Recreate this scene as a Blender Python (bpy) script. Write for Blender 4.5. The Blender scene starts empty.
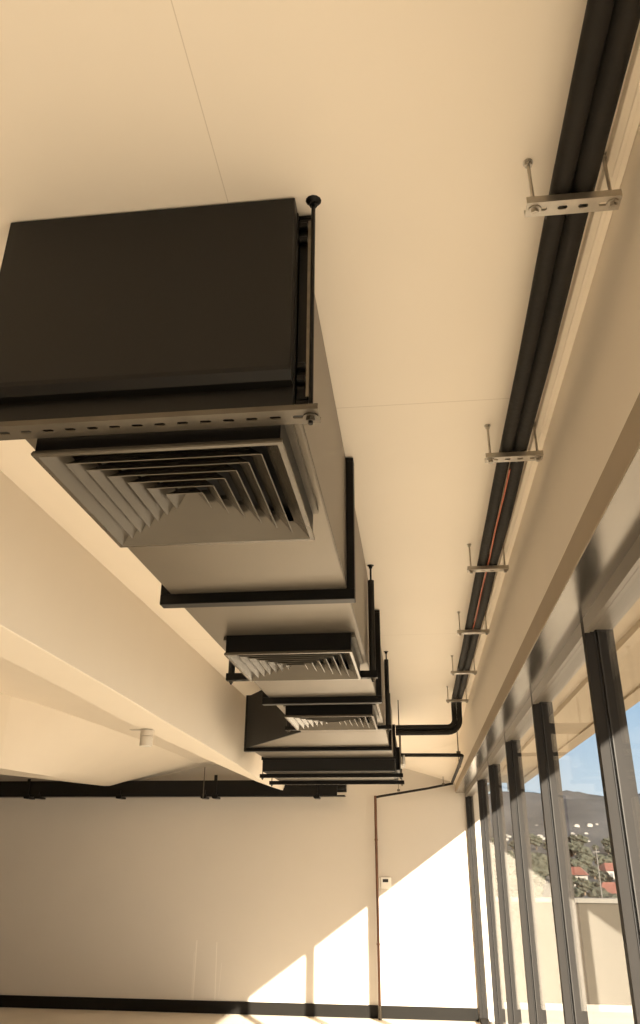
import bpy, bmesh, math, random
from mathutils import Vector, Matrix
random.seed(4)
scene = bpy.context.scene
COL = scene.collection
H0 = 1.944                                   # the lens is 1.944 m above the floor; heights below are given from the lens

# ------------------------------------------------------------------ camera
a, b, c = -.4196, .121, .007
Rx = Matrix(((1, 0, 0), (0, math.cos(a), -math.sin(a)), (0, math.sin(a), math.cos(a))))
Ry = Matrix(((math.cos(b), 0, math.sin(b)), (0, 1, 0), (-math.sin(b), 0, math.cos(b))))
Rz = Matrix(((math.cos(c), -math.sin(c), 0), (math.sin(c), math.cos(c), 0), (0, 0, 1)))
M = Rz @ Rx @ Ry
r, u, d = M.col[0].copy(), -M.col[1].copy(), M.col[2].copy()
right = Vector((r[0], d[0], u[0])); up = Vector((-r[1], -d[1], -u[1])); back = Vector((-r[2], -d[2], -u[2]))
cam = bpy.data.objects.new('camera', bpy.data.cameras.new('camera'))
COL.objects.link(cam)
mw = Matrix((right, up, back)).transposed().to_4x4(); mw.translation = (0, 0, H0)
cam.matrix_world = mw
cam.data.sensor_fit = 'HORIZONTAL'; cam.data.sensor_width = 36; cam.data.lens = 36 * 774.89 / 640
cam.data.clip_start = .02; cam.data.clip_end = 5000
scene.camera = cam

# ------------------------------------------------------------------ view, sky, sun
vs = scene.view_settings
vs.view_transform = 'Standard'; vs.look = 'None'; vs.gamma = 1; vs.use_curve_mapping = False
vs.exposure = 0.08
SUN_DIR = Vector((-.545, 1, -.38)).normalized()
SUN_E, SKY_E = 26.0, .56
sun = bpy.data.objects.new('sun', bpy.data.lights.new('sun', 'SUN'))
COL.objects.link(sun); sun.location = (20, -30, 14)
sun.rotation_euler = SUN_DIR.to_track_quat('-Z', 'Y').to_euler()
sun.data.energy = SUN_E; sun.data.angle = math.radians(.53); sun.data.color = (1, .90, .75)

world = bpy.data.worlds.new('sky'); scene.world = world; world.use_nodes = True
wn, wl = world.node_tree.nodes, world.node_tree.links
wn.clear()
def wnode(t, **k):
    n = wn.new(t)
    for q, v in k.items(): setattr(n, q, v)
    return n
geo = wnode('ShaderNodeNewGeometry')
inc = wnode('ShaderNodeVectorMath', operation='SCALE'); inc.inputs['Scale'].default_value = -1
wl.new(geo.outputs['Incoming'], inc.inputs[0])
sep = wnode('ShaderNodeSeparateXYZ'); wl.new(inc.outputs[0], sep.inputs[0])
rampz = wnode('ShaderNodeValToRGB')
e = rampz.color_ramp.elements
e[0].position = .0; e[0].color = (1.6, 1.75, 1.8, 1)
e[1].position = .5; e[1].color = (.35, .65, 1.1, 1)
m_ = rampz.color_ramp.elements.new(.16); m_.color = (.85, 1.2, 1.55, 1)
wl.new(sep.outputs['Z'], rampz.inputs[0])
sd = wnode('ShaderNodeVectorMath', operation='DOT_PRODUCT'); sd.inputs[1].default_value = -SUN_DIR
wl.new(inc.outputs[0], sd.inputs[0])
rs = wnode('ShaderNodeValToRGB')                     # warm glow of the low sun in the haze
rs.color_ramp.elements[0].position = .05; rs.color_ramp.elements[0].color = (0, 0, 0, 1)
rs.color_ramp.elements[1].position = 1.; rs.color_ramp.elements[1].color = (3.2, 2.3, 1.35, 1)
wl.new(sd.outputs['Value'], rs.inputs[0])
add = wnode('ShaderNodeVectorMath', operation='ADD')
wl.new(rampz.outputs[0], add.inputs[0]); wl.new(rs.outputs[0], add.inputs[1])
bg = wnode('ShaderNodeBackground'); bg.inputs['Strength'].default_value = SKY_E
wl.new(add.outputs[0], bg.inputs[0])
wo = wnode('ShaderNodeOutputWorld'); wl.new(bg.outputs[0], wo.inputs[0])

# ------------------------------------------------------------------ materials
def lin(*c): return tuple((x / 255 / 12.92 if x / 255 <= .04045 else ((x / 255 + .055) / 1.055) ** 2.4) for x in c)
def mat(name, col, rough=.6, metal=0., spec=.5, var=.0, scale=6., bump=0., bscale=60.):
    m = bpy.data.materials.new(name); m.use_nodes = True
    nt = m.node_tree; p = nt.nodes['Principled BSDF']
    p.inputs['Roughness'].default_value = rough; p.inputs['Metallic'].default_value = metal
    p.inputs['Specular IOR Level'].default_value = spec
    p.inputs['Base Color'].default_value = (*col, 1)
    tc = nt.nodes.new('ShaderNodeTexCoord')
    if var:
        n = nt.nodes.new('ShaderNodeTexNoise'); n.inputs['Scale'].default_value = scale; n.inputs['Detail'].default_value = 4
        nt.links.new(tc.outputs['Object'], n.inputs['Vector'])
        rmp = nt.nodes.new('ShaderNodeValToRGB')
        rmp.color_ramp.elements[0].position = .3; rmp.color_ramp.elements[1].position = .7
        rmp.color_ramp.elements[0].color = (*[x * (1 - var) for x in col], 1)
        rmp.color_ramp.elements[1].color = (*[min(1, x * (1 + var)) for x in col], 1)
        nt.links.new(n.outputs['Fac'], rmp.inputs[0]); nt.links.new(rmp.outputs[0], p.inputs['Base Color'])
    if bump:
        n2 = nt.nodes.new('ShaderNodeTexNoise'); n2.inputs['Scale'].default_value = bscale; n2.inputs['Detail'].default_value = 3
        nt.links.new(tc.outputs['Object'], n2.inputs['Vector'])
        bp = nt.nodes.new('ShaderNodeBump'); bp.inputs['Strength'].default_value = bump; bp.inputs['Distance'].default_value = .01
        nt.links.new(n2.outputs['Fac'], bp.inputs['Height']); nt.links.new(bp.outputs[0], p.inputs['Normal'])
    return m

PAINT = (.82, .735, .62)
m_wall = mat('cream_wall_paint', PAINT, .62, var=.012, scale=2.5)
m_ceil = mat('cream_ceiling_paint', PAINT, .62, var=.012, scale=1.6)
m_beam = mat('cream_beam_paint', (.79, .705, .59), .6, var=.015, scale=2.)
m_trim = mat('cream_trim', (.82, .73, .60), .45)
m_strip = mat('taupe_trim_paint', (.36, .285, .195), .5, var=.03)
m_panel = mat('brushed_bronze_panel', (.24, .21, .17), .2, metal=.9, var=.03, scale=3)
m_frame = mat('bronze_window_frame', (.021, .0185, .0165), .65, spec=.12, var=.05, scale=8)
m_frame2 = mat('pale_window_bead', (.05, .046, .042), .5, spec=.15)
m_head_lit = mat('floor_lit_bronze_head_rail', (.15, .127, .10), .35, var=.04)  # frame bronze made paler: bounce light from the floor put into the colour
m_seal = mat('black_rubber_gasket', (.008, .007, .006), .7)
m_black = mat('black_sheet_metal', (.0055, .0047, .0036), .45, spec=.35, var=.06, scale=3)
m_black2 = mat('black_flange_steel', (.0030, .0026, .0022), .4, spec=.22, var=.1, scale=9)
m_duct = mat('galvanised_duct_steel', (.175, .150, .117), .36, metal=.7, var=.04, scale=2.2)
m_diff = mat('dark_grey_satin_metal', (.105, .090, .069), .22, metal=.35, var=.05, scale=5)
m_zinc = mat('zinc_plated_steel', (.48, .44, .38), .35, metal=.85, var=.12, scale=25)
m_strut = mat('dull_grey_strut_steel', (.11, .094, .072), .4, metal=.6, var=.12, scale=14)
m_lag = mat('black_pipe_lagging', (.013, .0108, .0082), .75, spec=.3, var=.22, scale=9, bump=.25, bscale=40)
m_tape = mat('dark_lagging_tape', (.009, .0078, .006), .45, spec=.3)
m_orange = mat('orange_cable_sheath', (.42, .09, .03), .45)
m_copper = mat('copper_pipe', (.13, .06, .03), .42, metal=.4, var=.25, scale=5)
m_base = mat('black_baseboard_paint', (.0075, .0063, .0048), .5, spec=.15, var=.1, scale=4)
m_floor = mat('pale_concrete_floor', (.68, .60, .49), .5, var=.06, scale=1.5, bump=.05)
m_terr = mat('grey_terrace_concrete', (.50, .445, .37), .8, var=.08, scale=1.5)
m_white = mat('white_plastic', (.80, .76, .68), .4)
m_spot = mat('off_white_lamp_enamel', (.55, .49, .41), .45)
m_screen = mat('dark_display', (.03, .03, .03), .25)
m_foil = mat('grey_sealing_tape', (.20, .165, .12), .4, metal=.4, var=.3, scale=18)
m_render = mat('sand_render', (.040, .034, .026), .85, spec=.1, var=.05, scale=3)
m_eave = mat('tan_soffit_board', (.36, .285, .195), .7, var=.03)
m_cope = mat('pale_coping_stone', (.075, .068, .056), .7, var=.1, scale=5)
m_roof = mat('red_roof_tiles', (.085, .026, .017), .8, var=.2, scale=.8)
m_house = mat('white_house_render', (.20, .185, .165), .8, var=.04)
m_win = mat('dark_house_window', (.05, .055, .06), .3)
m_leaf = mat('dark_green_leaves', (.017, .019, .009), .8, var=.45, scale=.35)
m_bark = mat('brown_bark', (.09, .06, .035), .9, var=.2)
m_pole = mat('weathered_grey_pole', (.075, .068, .06), .7)

def line_mat(base, lines, col, name):
    """paint with hairline joints / scuffs of their own place: (axis of constancy, value, halfwidth, other axis lo, hi)"""
    m = mat(name, base, .62, var=.012, scale=2.0)
    nt = m.node_tree; p = nt.nodes['Principled BSDF']
    geo = nt.nodes.new('ShaderNodeNewGeometry'); sp = nt.nodes.new('ShaderNodeSeparateXYZ')
    nt.links.new(geo.outputs['Position'], sp.inputs[0])
    tot = None
    def mth(op, x, y):
        n = nt.nodes.new('ShaderNodeMath'); n.operation = op
        for i, v in enumerate((x, y)):
            if isinstance(v, (int, float)): n.inputs[i].default_value = v
            else: nt.links.new(v, n.inputs[i])
        return n.outputs[0]
    for ax, val, hw, ax2, lo, hi, slope, k in lines:
        s1 = sp.outputs[ax]; s2 = sp.outputs[ax2]
        off = mth('ADD', mth('MULTIPLY', mth('SUBTRACT', s2, lo), slope), val)
        ins = mth('LESS_THAN', mth('ABSOLUTE', mth('SUBTRACT', s1, off), 0), hw)
        rng = mth('MULTIPLY', mth('GREATER_THAN', s2, lo), mth('LESS_THAN', s2, hi))
        t = mth('MULTIPLY', mth('MULTIPLY', ins, rng), k)
        tot = t if tot is None else mth('MAXIMUM', tot, t)
    mx = nt.nodes.new('ShaderNodeMix'); mx.data_type = 'RGBA'
    src = p.inputs['Base Color'].links[0].from_socket
    nt.links.new(tot, mx.inputs['Factor']); nt.links.new(src, mx.inputs['A']); mx.inputs['B'].default_value = (*col, 1)
    nt.links.new(mx.outputs['Result'], p.inputs['Base Color'])
    return m
m_ceil = line_mat(PAINT, [(1, 2.42, .0022, 0, -1.7, .52, 0., .32), (0, -.404, .0012, 1, .70, 1.42, -.009, .4),
                          (1, 5.6, .003, 0, -1.7, .52, 0., .25)], (.38, .30, .2), 'cream_ceiling_paint_with_joints')
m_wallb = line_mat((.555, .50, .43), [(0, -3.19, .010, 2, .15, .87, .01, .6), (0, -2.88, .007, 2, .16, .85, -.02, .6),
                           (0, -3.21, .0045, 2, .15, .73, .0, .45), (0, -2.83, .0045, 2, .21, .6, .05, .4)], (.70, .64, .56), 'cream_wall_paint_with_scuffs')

def glass_mat():
    m = bpy.data.materials.new('clear_window_glass'); m.use_nodes = True
    nt = m.node_tree; nt.nodes.clear()
    lw = nt.nodes.new('ShaderNodeLayerWeight'); lw.inputs['Blend'].default_value = .5
    pw = nt.nodes.new('ShaderNodeMath'); pw.operation = 'POWER'; pw.inputs[1].default_value = 5
    nt.links.new(lw.outputs['Facing'], pw.inputs[0])
    ma = nt.nodes.new('ShaderNodeMath'); ma.operation = 'MULTIPLY_ADD'; ma.inputs[1].default_value = .24; ma.inputs[2].default_value = .02
    nt.links.new(pw.outputs[0], ma.inputs[0])
    tr = nt.nodes.new('ShaderNodeBsdfTransparent'); tr.inputs[0].default_value = (.97, .975, .97, 1)
    gl = nt.nodes.new('ShaderNodeBsdfGlossy'); gl.inputs['Roughness'].default_value = .0
    mx = nt.nodes.new('ShaderNodeMixShader')
    nt.links.new(ma.outputs[0], mx.inputs[0]); nt.links.new(tr.outputs[0], mx.inputs[1]); nt.links.new(gl.outputs[0], mx.inputs[2])
    o = nt.nodes.new('ShaderNodeOutputMaterial'); nt.links.new(mx.outputs[0], o.inputs[0])
    return m
m_glass = glass_mat()

# ------------------------------------------------------------------ mesh helpers (z measured from the lens)
class MB:
    def __init__(s): s.v, s.f = [], []
    def _add(s, vs, fs):
        n = len(s.v); s.v += [Vector(x) for x in vs]; s.f += [tuple(i + n for i in f) for f in fs]; return s
    def box(s, x0, x1, y0, y1, z0, z1):
        return s._add([(x0, y0, z0), (x1, y0, z0), (x1, y1, z0), (x0, y1, z0), (x0, y0, z1), (x1, y0, z1), (x1, y1, z1), (x0, y1, z1)],
                      [(3, 2, 1, 0), (4, 5, 6, 7), (0, 1, 5, 4), (1, 2, 6, 5), (2, 3, 7, 6), (3, 0, 4, 7)])
    def hexa(s, lo, hi):
        """two quads joined (lo and hi are matching loops)"""
        n = len(lo)
        return s._add(list(lo) + list(hi), [tuple(range(n))[::-1], tuple(range(n, 2 * n))] + [(i, (i + 1) % n, n + (i + 1) % n, n + i) for i in range(n)])
    def loft(s, rings, cap=True):
        n = len(rings[0]); vs = [p for q in rings for p in q]; fs = []
        for k in range(len(rings) - 1):
            fs += [(k * n + i, k * n + (i + 1) % n, (k + 1) * n + (i + 1) % n, (k + 1) * n + i) for i in range(n)]
        if cap: fs += [tuple(range(n))[::-1], tuple((len(rings) - 1) * n + i for i in range(n))]
        return s._add(vs, fs)
    def tube(s, path, rad, n=10, cap=True):
        path = [Vector(p) for p in path]; rings = []
        rads = rad if isinstance(rad, (list, tuple)) else [rad] * len(path)
        t0 = (path[1] - path[0]).normalized()
        ref = Vector((0, 0, 1)) if abs(t0.z) < .9 else Vector((1, 0, 0))
        nrm = t0.cross(ref).normalized()
        for i, p in enumerate(path):
            t = (path[min(i + 1, len(path) - 1)] - path[max(i - 1, 0)]).normalized()
            nrm = (nrm - t * nrm.dot(t)).normalized(); bn = t.cross(nrm)
            rings.append([p + (nrm * math.cos(2 * math.pi * k / n) + bn * math.sin(2 * math.pi * k / n)) * rads[i] for k in range(n)])
        return s.loft(rings, cap)
    def build(s, name, m, parent=None, bevel=0., smooth=False, seg=2, pos=None):
        me = bpy.data.meshes.new(name)
        off = Vector(parent['at']) if parent is not None and 'at' in parent else Vector((0, 0, 0))
        if pos is not None: off = Vector(pos)
        sh = Vector((0, 0, 0)) if (parent is not None) or pos is not None else Vector((0, 0, H0))
        me.from_pydata([v + sh - off for v in s.v], [], s.f)
        bm = bmesh.new(); bm.from_mesh(me); bmesh.ops.recalc_face_normals(bm, faces=bm.faces); bm.to_mesh(me); bm.free()
        me.materials.append(m)
        o = bpy.data.objects.new(name, me); COL.objects.link(o)
        if parent is not None: o.parent = parent
        if pos is not None: o.location = (pos[0], pos[1], pos[2] + H0)
        if smooth:
            for p in me.polygons: p.use_smooth = True
            try: me.set_sharp_from_angle(angle=math.radians(40))
            except Exception: pass
        if bevel:
            md = o.modifiers.new('edge', 'BEVEL'); md.width = bevel; md.segments = seg; md.limit_method = 'ANGLE'
        return o
def tag(o, label, cat, group=None, kind=None):
    o['label'] = label; o['category'] = cat
    if group: o['group'] = group
    if kind: o['kind'] = kind
    return o
def thing(name, at, label, cat, group=None):
    o = bpy.data.objects.new(name, None); COL.objects.link(o); o.empty_display_size = .1
    o.location = (at[0], at[1], at[2] + H0); o['at'] = tuple(float(x) for x in at)
    return tag(o, label, cat, group)
def sub(parent):                       # lets a mesh part carry sub-parts built in the same coordinates
    parent['at'] = tuple(float(x) for x in parent.parent['at']); return parent
def struct(o, label=None, cat=None):
    o['kind'] = 'structure'
    if label: o['label'] = label
    if cat: o['category'] = cat
    return o
def cyl(mb, x, y, z0, z1, rad, n=12): return mb.tube([(x, y, z0), (x, y, z1)], rad, n)
def dup(root, delta):
    q = root.copy(); COL.objects.link(q); q.location = root.location + Vector(delta)
    for ch in list(root.children):
        k = ch.copy(); COL.objects.link(k); k.parent = q
        for g in list(ch.children):
            h = g.copy(); COL.objects.link(h); h.parent = k
    return q

# ------------------------------------------------------------------ room shell
CE, WY, BX, FZ = 1.5, 12.15, .544, -1.944
XL, YB = -9.0, -5.0
struct(MB().box(XL, .78, YB - .2, WY + .2, FZ - .15, FZ).build('floor', m_floor), 'pale beige concrete floor along the far wall', 'floor')
struct(MB().box(XL, .78, YB - .2, 8.0, CE, 1.75).build('ceiling', m_ceil), 'cream painted flat concrete ceiling', 'ceiling')
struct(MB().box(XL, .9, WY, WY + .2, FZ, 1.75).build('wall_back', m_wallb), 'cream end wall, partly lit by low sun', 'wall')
struct(MB().box(XL, .9, YB - .2, YB, FZ, 1.75).build('wall_front', m_wall), 'cream wall behind the camera', 'wall')  # unseen wall, added to keep the low sun from entering behind the camera
struct(MB().box(XL - .2, XL, YB - .2, WY + .2, FZ, 1.75).build('wall_left', m_wall), 'cream side wall far from the windows', 'wall')  # unseen wall, added to cut the sky light falling on the end wall
# sloping end bay of the ceiling, folded down to the end wall
TOP = 1.75
def slab(mb, poly): mb.hexa(poly, [(x, y, TOP) for x, y, z in poly])
e1 = MB()
slab(e1, [(-4.3, 8., CE), (-1.9, 8., CE), (-1.9, WY, 1.42), (-3.3, WY, 1.27)])
slab(e1, [(-1.9, 8., CE), (-.43, 8., CE), (-.523, WY, 1.324), (-1.9, WY, 1.34)])
slab(e1, [(-.43, 8., CE), (BX, 8., CE), (BX, 10.7, 1.39), (-.523, WY, 1.324)])
slab(e1, [(-.523, WY, 1.324), (BX, 10.7, 1.39), (BX, WY, 1.015)])
slab(e1, [(XL, 8., CE), (-4.6, 8., CE), (-4.6, WY, 1.3), (XL, WY, 1.3)])
struct(e1.build('ceiling_slope', m_ceil), 'sloping end bay of the cream ceiling', 'ceiling')

# beam beside the ducts, its soffit narrowing towards the end wall
rings = []
for y, xr, zb, xl in [(YB, -1.707, .885, -1.99), (3., -1.707, .88, -1.985), (4.3, -1.707, .868, -1.99), (5.25, -1.71, .85, -2.0), (6.5, -1.73, .845, -1.995), (7.9, -1.78, .845, -1.99), (9.9, -1.90, .85, -1.98), (10.85, -1.965, .868, -1.98), (WY, -1.95, .90, -1.98)]:
    rings.append([(xl, y, zb + .005), (xr, y, zb), (-1.71, y, 1.6), (-2.02, y, 1.6)])
struct(MB().loft(rings).build('ceiling_beam', m_beam, bevel=.004), 'cream downstand beam running beside the duct row, spotlight under it', 'beam')
rings = []
for y in (YB, 7.65):
    rings.append([(-4.62, y, .795), (-4.13, y, .795), (-4.13, y, 1.6), (-4.62, y, 1.6)])
bm2 = MB().loft(rings)
P4, P1, P3, P2 = Vector((-4.13, 7.65, .795)), Vector((-4.13, 7.65, 1.56)), Vector((-4.62, WY, .976)), Vector((-2.86, WY, 1.36))
hr = []
for q in range(11):
    f_ = q / 10; lo_, hi_ = P4.lerp(P3, f_), P1.lerp(P2, f_)
    hr.append([(-4.68, lo_.y, lo_.z)] + [tuple(lo_.lerp(hi_, g_ / 8)) for g_ in range(9)] + [(-4.68, lo_.y, 1.6)])
bm2.loft(hr)
struct(bm2.build('ceiling_beam', m_beam, smooth=True), 'second cream beam with a haunched end, further from the windows', 'beam')

# bulkhead over the windows
struct(MB().box(BX, .78, YB, WY, .98, 1.6).build('wall_right', m_wall, bevel=.003), 'cream bulkhead above the window row', 'wall')
struct(MB().box(BX, .78, YB, WY, .8805, .9795).build('trim_1', m_strip), 'taupe trim board under the bulkhead', 'trim')
struct(MB().box(BX + .001, .78, YB, WY, .874, .880).build('trim_2', m_panel), 'glossy metal soffit panel above the window heads', 'trim')
t3 = MB().box(.497, .5435, YB, 9.0, 1.472, 1.4995).box(.515, .528, YB, 9.0, 1.467, 1.472)
struct(t3.build('trim_3', m_trim, bevel=.003), 'cream trunking along the ceiling edge', 'trim')
bb = MB().box(XL, .665, WY - .022, WY - .001, FZ + .0005, FZ + .148)
struct(bb.build('baseboard_back', m_base, bevel=.004), 'black baseboard along the end wall', 'baseboard')

# ------------------------------------------------------------------ window row: each bay with its far mullion, rails and pane
HB, GX, HT = .817, .724, .874
mY = [-4.87, -3.27, -1.67, -.07, 1.52, 3.115, 4.675, 6.265, 7.915, 9.505, 12.127]
prev = YB
for i, y in enumerate(mY):
    w = .025
    y1 = y - w
    root = MB().box(.68, .698, prev, y1, HB, HT).box(.703, .714, prev, y1, HB + .004, HT).box(.698, .790, prev, y1, HB + .012, HT).build('window_%d' % (i + 1), m_head_lit)
    # carries the head rail itself; its other members are children
    struct(root, 'tall fixed window bay in dark bronze frame'); root['category'] = 'window'
    root['at'] = (0, 0, 0)
    def part(mb, name, m, **k):
        q = mb.build(name, m, None, **k); q.parent = root; return q
    mm = MB().box(.68, .717, y - w, y + w, FZ, HT).box(.732, .790, y - w, y + w, FZ, HT).box(.717, .732, y - w + .008, y + w - .008, FZ, HT)
    part(mm, 'mullion', m_frame)
    part(MB().box(.728, .7325, y1 - .004, y1 + .004, FZ + .02, HB + .01), 'glazing_bead', m_frame2)
    part(MB().box(.7165, .7195, y1 - .003, y1 + .006, FZ + .02, HB + .01), 'gasket', m_seal)
    part(MB().box(.68, .790, prev, y1, FZ + .0005, FZ + .045), 'sill_rail', m_frame)
    part(MB().box(GX - .003, GX + .003, prev - .004, y1 + .006, FZ + .044, HB + .013), 'pane', m_glass)
    prev = y + w
# ------------------------------------------------------------------ outside: eave, terrace, parapet
EX, EZ = 1.84, 1.19
struct(MB().box(.78, EX, YB - 5, 14.5, EZ + .02, EZ + .25).box(EX - .14, EX, YB - 5, 16, EZ, EZ + .25).box(1.25, 1.35, YB - 5, 16, EZ - .02, EZ + .02).build('roof_eave', m_eave),
       'tan roof eave outside above the windows', 'roof')
struct(MB().box(.78, 14., YB - 5, 14.24, FZ - .2, FZ - .04).build('terrace_floor', m_terr), 'concrete terrace outside the windows', 'floor')
par = struct(MB().box(.95, 14., 14.0, 14.2, FZ - .04, -.62).build('wall_parapet', m_render), 'sand coloured parapet across the terrace outside the windows', 'wall')
cp = MB().box(.92, 14., 13.96, 14.24, -.62, -.555).build('coping', m_cope); cp.parent = par

# ------------------------------------------------------------------ hills and houses beyond
def hz(x, y):
    prof = [(40, -14), (100, -11), (200, -7.2), (300, -2.0), (500, 9), (800, 42), (1050, 78), (1400, 80), (1600, 40)]
    z = prof[-1][1]
    for (y0, z0), (y1, z1) in zip(prof, prof[1:]):
        if y <= y1:
            t = max(0, (y - y0) / (y1 - y0)); z = z0 + (z1 - z0) * t; break
    k = x / max(y, 1)
    ridge = math.exp(-((k - .178) / .05) ** 2) * .10 + .92 - max(0, k - .21) * 1.2
    if z > 0: z *= ridge
    s = min(1, y / 900) ** 1.3
    z += s * (5 * math.sin(x * .021 + y * .013) + 4 * math.sin(x * .043 - y * .017 + 1) + 2 * math.sin(x * .11 + y * .06))
    return z
hill = MB(); NX, NY = 80, 90
for j in range(NY + 1):
    y = 40 + 1560 * (j / NY) ** 1.6
    for i in range(NX + 1):
        k = -.1 + 1.0 * i / NX
        x = k * y
        hill.v.append(Vector((x, y, hz(x, y))))
for j in range(NY):
    for i in range(NX):
        q = j * (NX + 1) + i; hill.f.append((q, q + 1, q + NX + 2, q + NX + 1))
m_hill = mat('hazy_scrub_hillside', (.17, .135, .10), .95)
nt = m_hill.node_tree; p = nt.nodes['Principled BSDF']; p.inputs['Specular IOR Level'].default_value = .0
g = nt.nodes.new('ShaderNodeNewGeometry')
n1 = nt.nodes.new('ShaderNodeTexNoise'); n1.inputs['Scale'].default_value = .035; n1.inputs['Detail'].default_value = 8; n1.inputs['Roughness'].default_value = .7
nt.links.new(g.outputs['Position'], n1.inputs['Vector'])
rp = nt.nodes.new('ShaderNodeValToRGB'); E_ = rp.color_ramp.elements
E_[0].position = .36; E_[0].color = (.036, .0385, .042, 1); E_[1].position = .66; E_[1].color = (.066, .065, .068, 1)  # scrub tones paled and blued, distance haze put into the colour
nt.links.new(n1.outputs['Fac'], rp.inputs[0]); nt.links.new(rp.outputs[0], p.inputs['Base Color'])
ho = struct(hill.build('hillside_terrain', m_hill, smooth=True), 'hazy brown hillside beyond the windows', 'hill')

def house(name, k, y, w, dp, hw, hr, label, cat='house', group=None, roofm=None, yaw=.2):
    x = k * y; z = hz(x, y) - .4
    t = thing(name, (x, y, z), label, cat, group)
    R = Matrix.Rotation(yaw, 3, 'Z')
    def P(q): v = R @ Vector(q); return (v.x + x, v.y + y, v.z + z)
    def bx(x0, x1, y0, y1, z0, z1):
        return MB().hexa([P(q) for q in ((x0, y0, z0), (x1, y0, z0), (x1, y1, z0), (x0, y1, z0))], [P(q) for q in ((x0, y0, z1), (x1, y0, z1), (x1, y1, z1), (x0, y1, z1))])
    bx(-w / 2, w / 2, -dp / 2, dp / 2, 0, hw).build('wall', m_house, t)
    ov = .5
    lo = [P(q) for q in ((-w / 2 - ov, -dp / 2 - ov, hw), (w / 2 + ov, -dp / 2 - ov, hw), (w / 2 + ov, dp / 2 + ov, hw), (-w / 2 - ov, dp / 2 + ov, hw))]
    rd = [P(q) for q in ((-w / 4, -.05, hw + hr), (w / 4, -.05, hw + hr), (w / 4, .05, hw + hr), (-w / 4, .05, hw + hr))]
    MB().hexa(lo, rd).build('roof', roofm or m_roof, t)
    for q in range(2):
        cx = -w / 4 + q * w / 2
        bx(cx - w * .09, cx + w * .09, -dp / 2 - .06, -dp / 2 + .02, hw * .3, hw * .75).build('window', m_win, t)
    return t
house('house', .2105, 175, 5.6, 5, 2.4, 2.0, 'white house with a red hipped roof just above the parapet', yaw=.1)
house('house', .1745, 240, 5.4, 5, 3.0, 2.0, 'red-roofed white house partly hidden by a window mullion', yaw=-.3)
house('house', .212, 275, 6.5, 6, 2.8, 2.2, 'orange-red roofed house up the slope behind the utility pole', yaw=.4)
for q in range(46):
    k = random.uniform(.05, .26); y = random.uniform(430, 640)
    x = k * y; z = hz(x, y) - 1
    s = random.uniform(.3, .55)
    o = MB().box(x - 3.2 * s, x + 3.2 * s, y - 1.5, y + 1.5, z, z + 4.2 * s)
    o.hexa([(x - 3.5 * s, y - 1.7, z + 4.2 * s), (x + 3.5 * s, y - 1.7, z + 4.2 * s), (x + 3.5 * s, y + 1.7, z + 4.2 * s), (x - 3.5 * s, y + 1.7, z + 4.2 * s)],
           [(x - 1.5 * s, y - .1, z + 5.6 * s), (x + 1.5 * s, y - .1, z + 5.6 * s), (x + 1.5 * s, y + .1, z + 5.6 * s), (x - 1.5 * s, y + .1, z + 5.6 * s)])
    tag(o.build('hillside_house', m_house), 'tiny white house scattered on the lower hillside', 'house', 'small white houses on the hillside')
def tree(k, y, s):
    x = k * y; z = hz(x, y) - .5
    t = thing('tree', (x, y, z), 'rounded dark green tree among the houses on the slope', 'tree', 'trees on the slope')
    MB().tube([(x, y, z), (x + .1, y, z + 2.2 * s), (x, y, z + 3.2 * s)], [.35 * s, .25 * s, .12 * s], 6).build('trunk', m_bark, t)
    bm = bmesh.new(); bmesh.ops.create_icosphere(bm, subdivisions=3, radius=1)
    for v in bm.verts:
        q = v.co
        f = 1 + .22 * math.sin(q.x * 5 + k * 90) * math.sin(q.y * 6 + y) + .16 * math.sin(q.z * 8 + q.x * 4 + k * 50) + random.uniform(-.07, .07)
        v.co = Vector((q.x * 2.6 * s * f, q.y * 2.6 * s * f, q.z * 2.1 * s * f + 4.0 * s))
    me = bpy.data.meshes.new('crown'); bm.to_mesh(me); bm.free(); me.materials.append(m_leaf)
    o = bpy.data.objects.new('crown', me); COL.objects.link(o); o.parent = t
taken = [(.2105 * 175, 175, 6.5), (.1745 * 240, 240, 6), (.212 * 275, 275, 6.5), (24, 120, 2)]
def plant(k, y, s):
    x = k * y
    if any((x - X) ** 2 + (y - Y) ** 2 < (R + 3.5 * s) ** 2 for X, Y, R in taken): return
    if any(Y > y and abs(x / y - X / Y) < .02 and R > 5 for X, Y, R in taken[:3]) and y > 100 and s > .75: s = .7
    taken.append((x, y, 3.5 * s)); tree(k, y, s)
for q in range(230): plant(random.uniform(.06, .27), random.uniform(135, 430), random.uniform(.5, 1.15))
for q in range(16): plant(random.uniform(.165, .235), random.uniform(110, 150), random.uniform(.5, .8))
px, py = .2 * 120, 120; pz = hz(px, py)
ut = thing('utility_pole', (px, py, pz), 'thin grey utility pole standing before the red-roofed houses', 'pole')
cyl(MB(), px, py, pz, pz + 11.5, .075, 8).build('shaft', m_pole, ut)
MB().box(px - .45, px + .45, py - .05, py + .05, pz + 10.9, pz + 11.0).build('crossarm', m_pole, ut)

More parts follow.
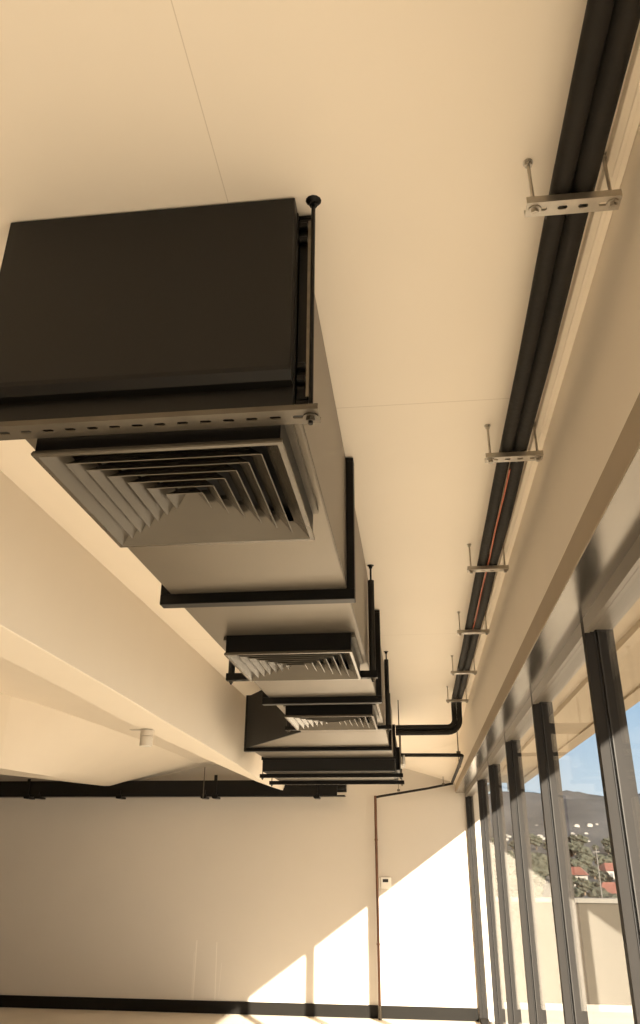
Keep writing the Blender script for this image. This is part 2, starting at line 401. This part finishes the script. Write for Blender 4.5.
# ------------------------------------------------------------------ strut channel with real slots, open upward, running along X
def strut_mb(x0, x1, y0, y1, z0, z1, pitch, slot_l, slot_w, t=.003, first=None):
    mb = MB()
    ym = (y0 + y1) / 2
    mb.box(x0, x1, y0, y0 + t, z0, z1).box(x0, x1, y1 - t, y1, z0, z1)
    mb.box(x0, x1, y0 + t, ym - slot_w / 2, z0, z0 + t).box(x0, x1, ym + slot_w / 2, y1 - t, z0, z0 + t)
    n = int((x1 - x0 - .01) / pitch); s0 = first if first is not None else (x0 + x1) / 2 - (n - 1) * pitch / 2
    prev = x0
    for i in range(n):
        cx = s0 + i * pitch
        a_, b_ = cx - slot_l / 2, cx + slot_l / 2
        if b_ > x1 - .004: break
        if a_ > prev: mb.box(prev, a_, ym - slot_w / 2, ym + slot_w / 2, z0, z0 + t)
        cc = slot_w * .3
        for sx, X in ((1, a_), (-1, b_)):
            for sy in (1, -1):
                Y = ym + sy * slot_w / 2
                tri = [(X, Y), (X + sx * cc, Y), (X, Y - sy * cc)]
                mb.hexa([(p_[0], p_[1], z0) for p_ in tri], [(p_[0], p_[1], z0 + t) for p_ in tri])
        prev = b_
    mb.box(prev, x1, ym - slot_w / 2, ym + slot_w / 2, z0, z0 + t)
    return mb
def nut(mb, x, y, z0, z1, rad): return mb.tube([(x, y, z0), (x, y, z1)], rad, 6)

# ------------------------------------------------------------------ duct row: black end box
DL, DR, DB, DT = -.922, -.235, .932, 1.488       # duct left, right, bottom, top
t = thing('duct_end_box', (-.6, 1.42, .97), 'black sheet-metal box closing the end of the duct, flush under the ceiling', 'duct')
fp = MB().loft([[(-.983, 1.419, 1.0), (-.243, 1.419, 1.0), (-.243, 1.419, 1.494), (-.983, 1.419, 1.494)], [(-.985, 1.422, .99), (-.241, 1.422, .99), (-.241, 1.422, 1.496), (-.985, 1.422, 1.496)],
                [(-.985, 1.438, .972), (-.241, 1.438, .972), (-.241, 1.438, 1.496), (-.985, 1.438, 1.496)], [(-.985, 1.462, .970), (-.241, 1.462, .970), (-.241, 1.462, 1.496), (-.985, 1.462, 1.496)]])
fp.build('front_panel', m_black, t)
MB().box(-.98, -.238, 1.4625, 1.4775, .914, 1.492).build('casing', m_black, t, bevel=.004)
def flange(y0, y1, x0, x1, z0, z1, t_, m=None):
    mb = MB()
    mb.box(x0, x1, y0, y1, z0, z0 + t_).box(x0, x1, y0, y1, z1 - t_ * .4, z1)
    mb.box(x0, x0 + t_, y0, y1, z0 + t_, z1 - t_ * .4).box(x1 - t_, x1, y0, y1, z0 + t_, z1 - t_ * .4)
    return mb
flange(1.478, 1.53, -1.02, -.204, .910, 1.494, .034).build('flange', m_black2, t, bevel=.003)
MB().box(-1.0, -.252, 1.474, 1.4775, .922, .936).build('sealing_tape', m_foil, t)
MB().box(-.214, -.207, 1.474, 1.4775, .95, 1.47).build('edge_strip', m_foil, t)
for z in (1.44, 1.395, 1.02, .985): MB().box(-.236, -.214, 1.462, 1.478, z, z + .016).build('corner_clip', m_black2, t, bevel=.003)

def duct_section(y0, y1, label, fl=None):
    t = thing('duct_section', ((DL + DR) / 2, y0, DB), label, 'duct', 'ceiling duct sections')
    MB().box(DL, DR, y0, y1, DB, DT).build('casing', m_duct, t, bevel=.004)
    ev = MB()
    ev.box(DR - .0005, DR + .002, y0 + .01, y1 - .05, DB + .004, DB + .010)
    ev.build('seam', m_strut, t)
    if fl: flange(*fl).build('flange', m_black2, t, bevel=.003)
    return t
duct_section(1.53, 2.795, 'grey metal duct section behind the black end box, carrying the biggest diffuser', (2.795, 2.85, -.965, -.205, .892, 1.494, .042))
duct_section(2.85, 4.935, 'grey metal duct section between two black flanges, second from the end box', (4.935, 4.99, -.965, -.201, .892, 1.494, .042))
# third section widens on one side
t = thing('duct_section', ((DL + DR) / 2, 4.99, DB), 'third grey duct section from the end box, flaring sideways into a dark slanted cheek', 'duct', 'ceiling duct sections')
MB().box(DL, DR, 4.99, 6.42, DB, DT).build('casing', m_duct, t, bevel=.004)
YT = 7.06
MB().loft([[(DL, 6.42, DB), (DR, 6.42, DB), (DR, 6.42, 1.42), (DL, 6.42, 1.42)], [(-1.50, YT, .895), (DR, YT, .895), (DR, YT, 1.345), (-1.50, YT, 1.345)]]).build('transition', m_duct, t)
MB().loft([[(DL - .006, 6.40, DB - .003), (DL, 6.42, DB - .003), (DL, 6.42, 1.423), (DL - .006, 6.40, 1.423)], [(-1.512, YT, .892), (-1.500, YT, .892), (-1.5, YT, 1.348), (-1.512, YT, 1.348)]]).build('cheek_plate', m_black, t)
flange(YT, YT + .06, -1.53, -.212, .862, 1.36, .04).build('flange', m_black2, t, bevel=.003)
# wide section and fan coil
t = thing('duct_section', (-.86, 7.12, .88), 'wide grey duct section joining the fan coil unit near the end wall', 'duct', 'ceiling duct sections')
MB().box(-1.49, -.22, 7.121, 7.824, .89, 1.33).build('casing', m_duct, t, bevel=.004)
t = thing('fan_coil_unit', (-.86, 7.84, .76), 'black fan coil unit resting on two long struts at the end of the duct row', 'air conditioner')
MB().box(-1.505, -.205, 7.84, 8.95, .765, 1.16).build('casing', m_black, t, bevel=.006)
MB().box(-1.515, -.195, 7.825, 7.84, .872, 1.20).build('duct_collar', m_black2, t, bevel=.003)
MB().box(-1.47, -.24, 7.90, 8.88, .7605, .765).build('drain_pan', m_strut, t)
MB().box(-.205, -.165, 8.1, 8.5, .80, 1.02).build('valve_box', m_black2, t, bevel=.005)
for yy in (8.16, 8.3, 8.44): MB().tube([(-.165, yy, .86), (-.13, yy, .86), (-.13, yy, .95)], .014, 8).build('valve', m_zinc, t, smooth=True)

# ------------------------------------------------------------------ four-way diffusers under the duct
def diffuser(y0, label):
    hw = .293; cx, cy = -.558, y0 + hw
    t = thing('ceiling_diffuser', (cx, cy, .84), label, 'air vent', 'four-way diffusers under the duct')
    zf = .84
    def sq(h, z): return [(cx - h, cy - h, z), (cx + h, cy - h, z), (cx + h, cy + h, z), (cx - h, cy + h, z)]
    nk = MB()                                   # hollow neck, black outside and in
    h0, h1 = .279, .287
    for s in (1, -1):
        nk.box(cx - h1, cx + h1, *sorted((cy + s * h0, cy + s * h1)), zf + .012, DB - .001)
        nk.box(*sorted((cx + s * h0, cx + s * h1)), cy - h0, cy + h0, zf + .012, DB - .001)
    nk.build('neck', m_black2, t)
    MB().box(cx - .278, cx + .278, cy - .278, cy + .278, DB - .006, DB - .002).build('neck_lining', m_seal, t)
    for s in (1, -1): MB().box(*sorted((cx + s * .287, cx + s * .305)), cy - .27, cy + .27, DB - .018, DB - .001).build('neck_flange', m_strut, t)
    prof = [(hw - .003, zf + .012), (hw, zf + .004), (hw - .001, zf), (hw - .013, zf), (hw - .052, zf + .040), (hw - .055, zf + .040), (hw - .018, zf + .012)]
    fr = MB(); rings = [sq(h, z) for h, z in prof]; rings.append(rings[0]); fr.loft(rings, cap=False); fr.build('frame', m_diff, t)
    n = 6
    for k in range(n):
        ho = .236 - k * .0375
        prof = [(ho, zf + .004), (ho - .002, zf + .003), (ho - .043, zf + .044), (ho - .043, zf + .056), (ho - .041, zf + .056), (ho - .041, zf + .046)]
        if k == n - 1: prof = [(ho, zf + .004), (ho - .002, zf + .003), (ho - .036, zf + .036), (ho - .036, zf + .046), (ho - .034, zf + .046), (ho - .034, zf + .038)]
        mb = MB(); rings = [sq(h, z) for h, z in prof]; rings.append(rings[0]); mb.loft(rings, cap=False); mb.build('louvre', m_diff, t)
    MB().hexa(sq(.012, zf + .034), sq(.018, zf + .04)).build('centre_plate', m_diff, t)
    return t
diffuser(1.482, 'biggest-looking square diffuser, below the black end box')
diffuser(3.41, 'second square diffuser from the end box, with bright louvres between two flanges')
diffuser(5.13, 'third square diffuser from the end box, next to the dark slanted cheek')

# ------------------------------------------------------------------ trapeze hangers carrying the duct row
def trapeze(y, x0, x1, z0, z1, top, label, sleeve=None, m=m_strut, washer=True, first=None, rods=None, rodm=None, wd=.0205):
    t = thing('trapeze_hanger', ((x0 + x1) / 2, y, z0), label, 'hanger', 'duct hangers')
    strut_mb(x0, x1, y - wd, y + wd, z0, z1, .052, .026, .013, first=first).build('strut', m, t)
    for x in (rods or (x0 + .025, x1 - .025)):
        rd = cyl(MB(), x, y, z0 - .02, top, .0052, 8).build('rod', rodm or (m_black2 if sleeve else m_strut), t, smooth=True)
        sub(rd)
        nt_ = MB(); nut(nt_, x, y, z0 - .013, z0, .0105); nt_.tube([(x, y, z0 - .0035), (x, y, z0)], .017, 14)
        nt_.build('nut', m_strut, rd)
        if washer:
            wz = MB(); wz.tube([(x, y, top - .016), (x, y, top - .008), (x, y, top)], [.010, .010, .02], 12); wz.build('ceiling_plate', m_black2, rd)
        if sleeve:
            MB().tube([(x, y, z1), (x, y, sleeve)], .018, 10).build('sleeve', m_tape, t, smooth=True)
    return t
trapeze(1.440, -1.10, -.178, .876, .889, CE, 'slotted strut hanger under the black end box, on thin rods', rods=(-1.075, -.197), rodm=m_black2, wd=.030)
trapeze(4.10, -1.0, -.186, .868, .905, CE, 'strut hanger with black sleeved rods behind the second diffuser', sleeve=1.41, m=m_black2)
trapeze(6.10, -1.0, -.180, .900, .927, CE, 'strut hanger with black sleeved rods behind the third diffuser', sleeve=1.435, m=m_black2)
trapeze(8.02, -1.56, -.137, .724, .7595, 1.47, 'long dark strut across the front of the fan coil unit', m=m_black2, washer=False)
trapeze(8.78, -1.60, -.140, .722, .759, 1.34, 'long dark strut under the rear of the fan coil unit', m=m_black2, washer=False)

# ------------------------------------------------------------------ lagged pipes along the ceiling
BRY = [1.38 + 1.225 * i for i in range(6)]
PZ = 1.4005
def pipe_path(x, zlow, yend, xend=-.16):
    pts = [(x, -1.2, PZ)]
    ys = []
    y = -1.0
    while y < 7.40:
        ph = ((y - BRY[0]) / 1.225) % 1
        sag = -.010 * math.sin(math.pi * ph) ** 2
        pts.append((x + (.004 * math.sin(math.pi * ph) ** .5 * (1 if x > .4 else -1) if 2.6 < y < 5.2 else 0), y, PZ + sag)); y += .15
    pts += [(x, 7.5, PZ)]
    R = .12 if x > .4 else .07                                      # drop, then turn to the unit
    for k in range(1, 7):
        q = k / 6 * math.pi / 2; pts.append((x, yend - R + R * math.sin(q), PZ - R + R * math.cos(q)))
    pts.append((x, yend, zlow + R))
    for k in range(1, 7):
        q = k / 6 * math.pi / 2; pts.append((x - R + R * math.cos(q), yend, zlow + R - R * math.sin(q)))
    pts.append((xend, yend, zlow))
    return pts
pl_, ph_ = .3822, .4325
t = tag(MB().tube(pipe_path(pl_, 1.165, 7.80, -.19), .0240, 14).build('lagged_pipe', m_lag, smooth=True), 'slimmer black insulated pipe of the ceiling pair, on the duct side', 'pipe', 'lagged refrigerant pipes')
pA = t
t = tag(MB().tube(pipe_path(ph_, 1.115, 7.80, -.19), .0260, 14).build('lagged_pipe', m_lag, smooth=True), 'thicker black insulated pipe of the ceiling pair, on the window side', 'pipe', 'lagged refrigerant pipes')
pB = t
for o, x, rad in ((pA, pl_, .02425), (pB, ph_, .02625)):
    for i, y in enumerate(BRY):
        k = .0 if i % 2 else .01
        q = MB().tube([(x, y - .085 + k, PZ), (x, y - .08 + k, PZ), (x, y + .075, PZ), (x, y + .08, PZ)], [rad - .003, rad, rad, rad - .003], 14).build('insulation_collar', m_tape, smooth=True)
        q.parent = o
cb = []
y = 2.75
while y < 5.15:
    cb.append((.4065 + .0015 * math.sin(y * 7), y, PZ - .0175)); y += .08
tag(MB().tube(cb, .0036, 8).build('cable', m_orange, smooth=True), 'orange cable lying in the groove between the two black pipes', 'cable')

# pipe brackets
def make_bracket(y, label):
    t = thing('pipe_bracket', (.405, y, 1.352), label, 'bracket', 'pipe brackets on the ceiling')
    strut_mb(.301, .509, y - .0215, y + .0215, 1.352, 1.371, .0455, .022, .011).build('channel', m_zinc, t)
    for x in (.320, .492):
        rd = cyl(MB(), x, y, 1.339, CE, .0042, 8).build('rod', m_zinc, t, smooth=True); sub(rd)
        q = MB(); q.tube([(x, y, 1.3485), (x, y, 1.352)], .0150, 16); nut(q, x, y, 1.340, 1.3485, .0092); q.build('nut', m_zinc, rd)
        q = MB(); nut(q, x, y, CE - .012, CE - .003, .009); q.tube([(x, y, CE - .003), (x, y, CE)], .012, 14); q.build('anchor', m_zinc, rd)
    return t
BL = ['biggest zinc pipe bracket, its four slots plainly visible', 'second zinc pipe bracket along the black pipes, past the ceiling joint', 'third zinc pipe bracket, below it the orange cable shows in the pipe groove',
      'fourth zinc pipe bracket along the pipes, where the orange cable ends', 'fifth zinc pipe bracket along the pipes', 'last zinc pipe bracket, just before the pipes bend down']
b0 = make_bracket(BRY[0], BL[0])
for i in range(1, 6):
    q = dup(b0, (0, BRY[i] - BRY[0], 0)); q['label'] = BL[i]

# condensate drain: out of the unit, along the bulkhead to the wall, down-slope to the copper riser
path = [(-.165, 8.6, 1.0), (.42, 8.6, .995)] + [(.42 + .06 * math.sin(k / 5 * math.pi / 2), 8.66 - .06 * math.cos(k / 5 * math.pi / 2), .994) for k in range(1, 6)]
path += [(.485, 9.2, .985), (.495, 10.6, 1.0), (.50, 11.97, 1.012)]
t = tag(MB().tube(path, .019, 12).build('drain_pipe', m_lag, smooth=True), 'thin black drain pipe crossing from the fan coil unit to the bulkhead corner', 'pipe')
path = [(.515, 12.04, .999), (.49, 12.04, .995), (.11, 12.04, .925), (-.55, 12.04, .824), (-.605, 12.04, .812)]
t = tag(MB().tube(path, .0165, 12).build('drain_pipe', m_lag, smooth=True), 'black drain pipe sloping along the end wall to the copper riser', 'pipe')
t = thing('copper_riser', (-.621, 12.04, FZ), 'slender copper pipe running down the end wall to the floor', 'pipe')
cyl(MB(), -.621, 12.04, FZ + .002, .832, .0195, 12).build('pipe', m_copper, t, smooth=True)
for z in (-1.07, .24):
    MB().tube([(-.621, 12.04, z - .012), (-.621, 12.04, z + .012)], .024, 12).box(-.645, -.608, 12.03, WY - .001, z - .008, z + .008).build('pipe_clip', m_copper, t)
cyl(MB(), -.621, 12.04, FZ + .001, FZ + .16, .025, 12).build('floor_sleeve', m_strut, t, smooth=True)
def rod(x, y, z0, z1, label):
    t = thing('hanger_rod', (x, y, z0), label, 'rod', 'thin pipe hanger rods')
    cyl(MB(), x, y, z0, z1, .0045, 6).build('rod', m_strut, t)
    MB().tube([(x, y, z0 - .03), (x, y, z0 - .027), (x, y, z0), (x, y, z0 + .003)], [.008, .022, .022, .008], 10).build('clip', m_strut, t)
    return t
rod(.373, 12.04, 1.0, 1.37, 'thin rod holding the sloping drain pipe at the end wall')
rod(.445, 8.66, 1.04, 1.44, 'thin rod holding the drain pipe elbow by the bulkhead')
rod(.505, 9.9, 1.03, 1.42, 'thin rod hanging beside the bulkhead over the drain bend')
rod(-.28, 12.04, .92, 1.32, 'short thin rod holding the drain pipe beside the copper riser')

# ------------------------------------------------------------------ black cable tray across the end wall
t = thing('cable_tray', (-4., 11.8, .81), 'black cable tray running across the end wall under the beams', 'cable tray')
MB().box(-8.9, -1.16, 11.82, 11.836, .812, 1.035).box(-8.9, -1.05, 11.836, 11.99, .812, .83).build('side_rail', m_black2, t, bevel=.002)
MB().box(-8.9, -1.22, 11.99, 12.006, .812, 1.035).build('rear_rail', m_black2, t)
MB().tube([(-1.3, 11.91, .93), (-1.03, 11.91, .93)], .06, 14).build('cable_end', m_black2, t, smooth=True)
def tray_clamp(x, h, label, rods=1):
    t = thing('tray_clamp', (x, 11.8, .76), label, 'clamp', 'black clamps under the cable tray')
    MB().box(x - .043, x + .043, 11.790, 11.818, .792, .838).box(x - .037, x + .037, 11.790, 12.02, .783, .81).build('jaw', m_black2, t, bevel=.003)
    MB().box(x - .022, x + .022, 11.80, 11.818, .838, h).build('strap', m_black2, t)
    if rods:
        cyl(MB(), x, 11.785, .77, 1.22, .0065, 6).build('rod', m_strut, t)
    return t
tray_clamp(-5.86, 1.065, 'black tray clamp below the haunched beam, first of a close pair', 0)
tray_clamp(-5.69, 0.875, 'black tray clamp below the haunched beam, second of a close pair', 0)
tray_clamp(-4.42, 0.9, 'single black tray clamp right under the haunched beam tip', 0)
tray_clamp(-3.13, 0.9, 'black tray clamp on thin ceiling rods beside the spotlight beam', 1)
tray_clamp(-2.96, 1.11, 'tall black tray clamp just beside the rod-hung clamp', 0)
tray_clamp(-1.46, 0.97, 'black tray clamp below the fan coil unit', 0)

# ------------------------------------------------------------------ spotlight, thermostat
t = thing('ceiling_spotlight', (-1.955, 5.66, .855), 'white cylinder spotlight under the beam soffit', 'lamp')
MB().tube([(-1.955, 5.66, .735), (-1.955, 5.66, .738), (-1.955, 5.66, .80)], [.045, .047, .047], 24).tube([(-1.955, 5.66, .803), (-1.955, 5.66, .846)], .047, 24).build('body', m_spot, t, smooth=True)
MB().tube([(-1.955, 5.66, .733), (-1.955, 5.66, .7355)], .040, 24).build('lens', m_white, t)
MB().box(-2.08, -1.905, 5.63, 5.69, .8462, .85).build('mount_plate', m_spot, t)
t = thing('thermostat', (-.50, WY - .01, -.39), 'small white thermostat on the end wall beside the copper pipe', 'thermostat')
MB().box(-.573, -.428, WY - .022, WY - .0005, -.394, -.248).build('body', m_white, t, bevel=.006)
MB().box(-.546, -.468, WY - .0235, WY - .021, -.31, -.27).build('display', m_screen, t)
MB().box(-.596, -.583, WY - .015, WY - .0005, -.389, -.256).build('conduit', m_white, t)
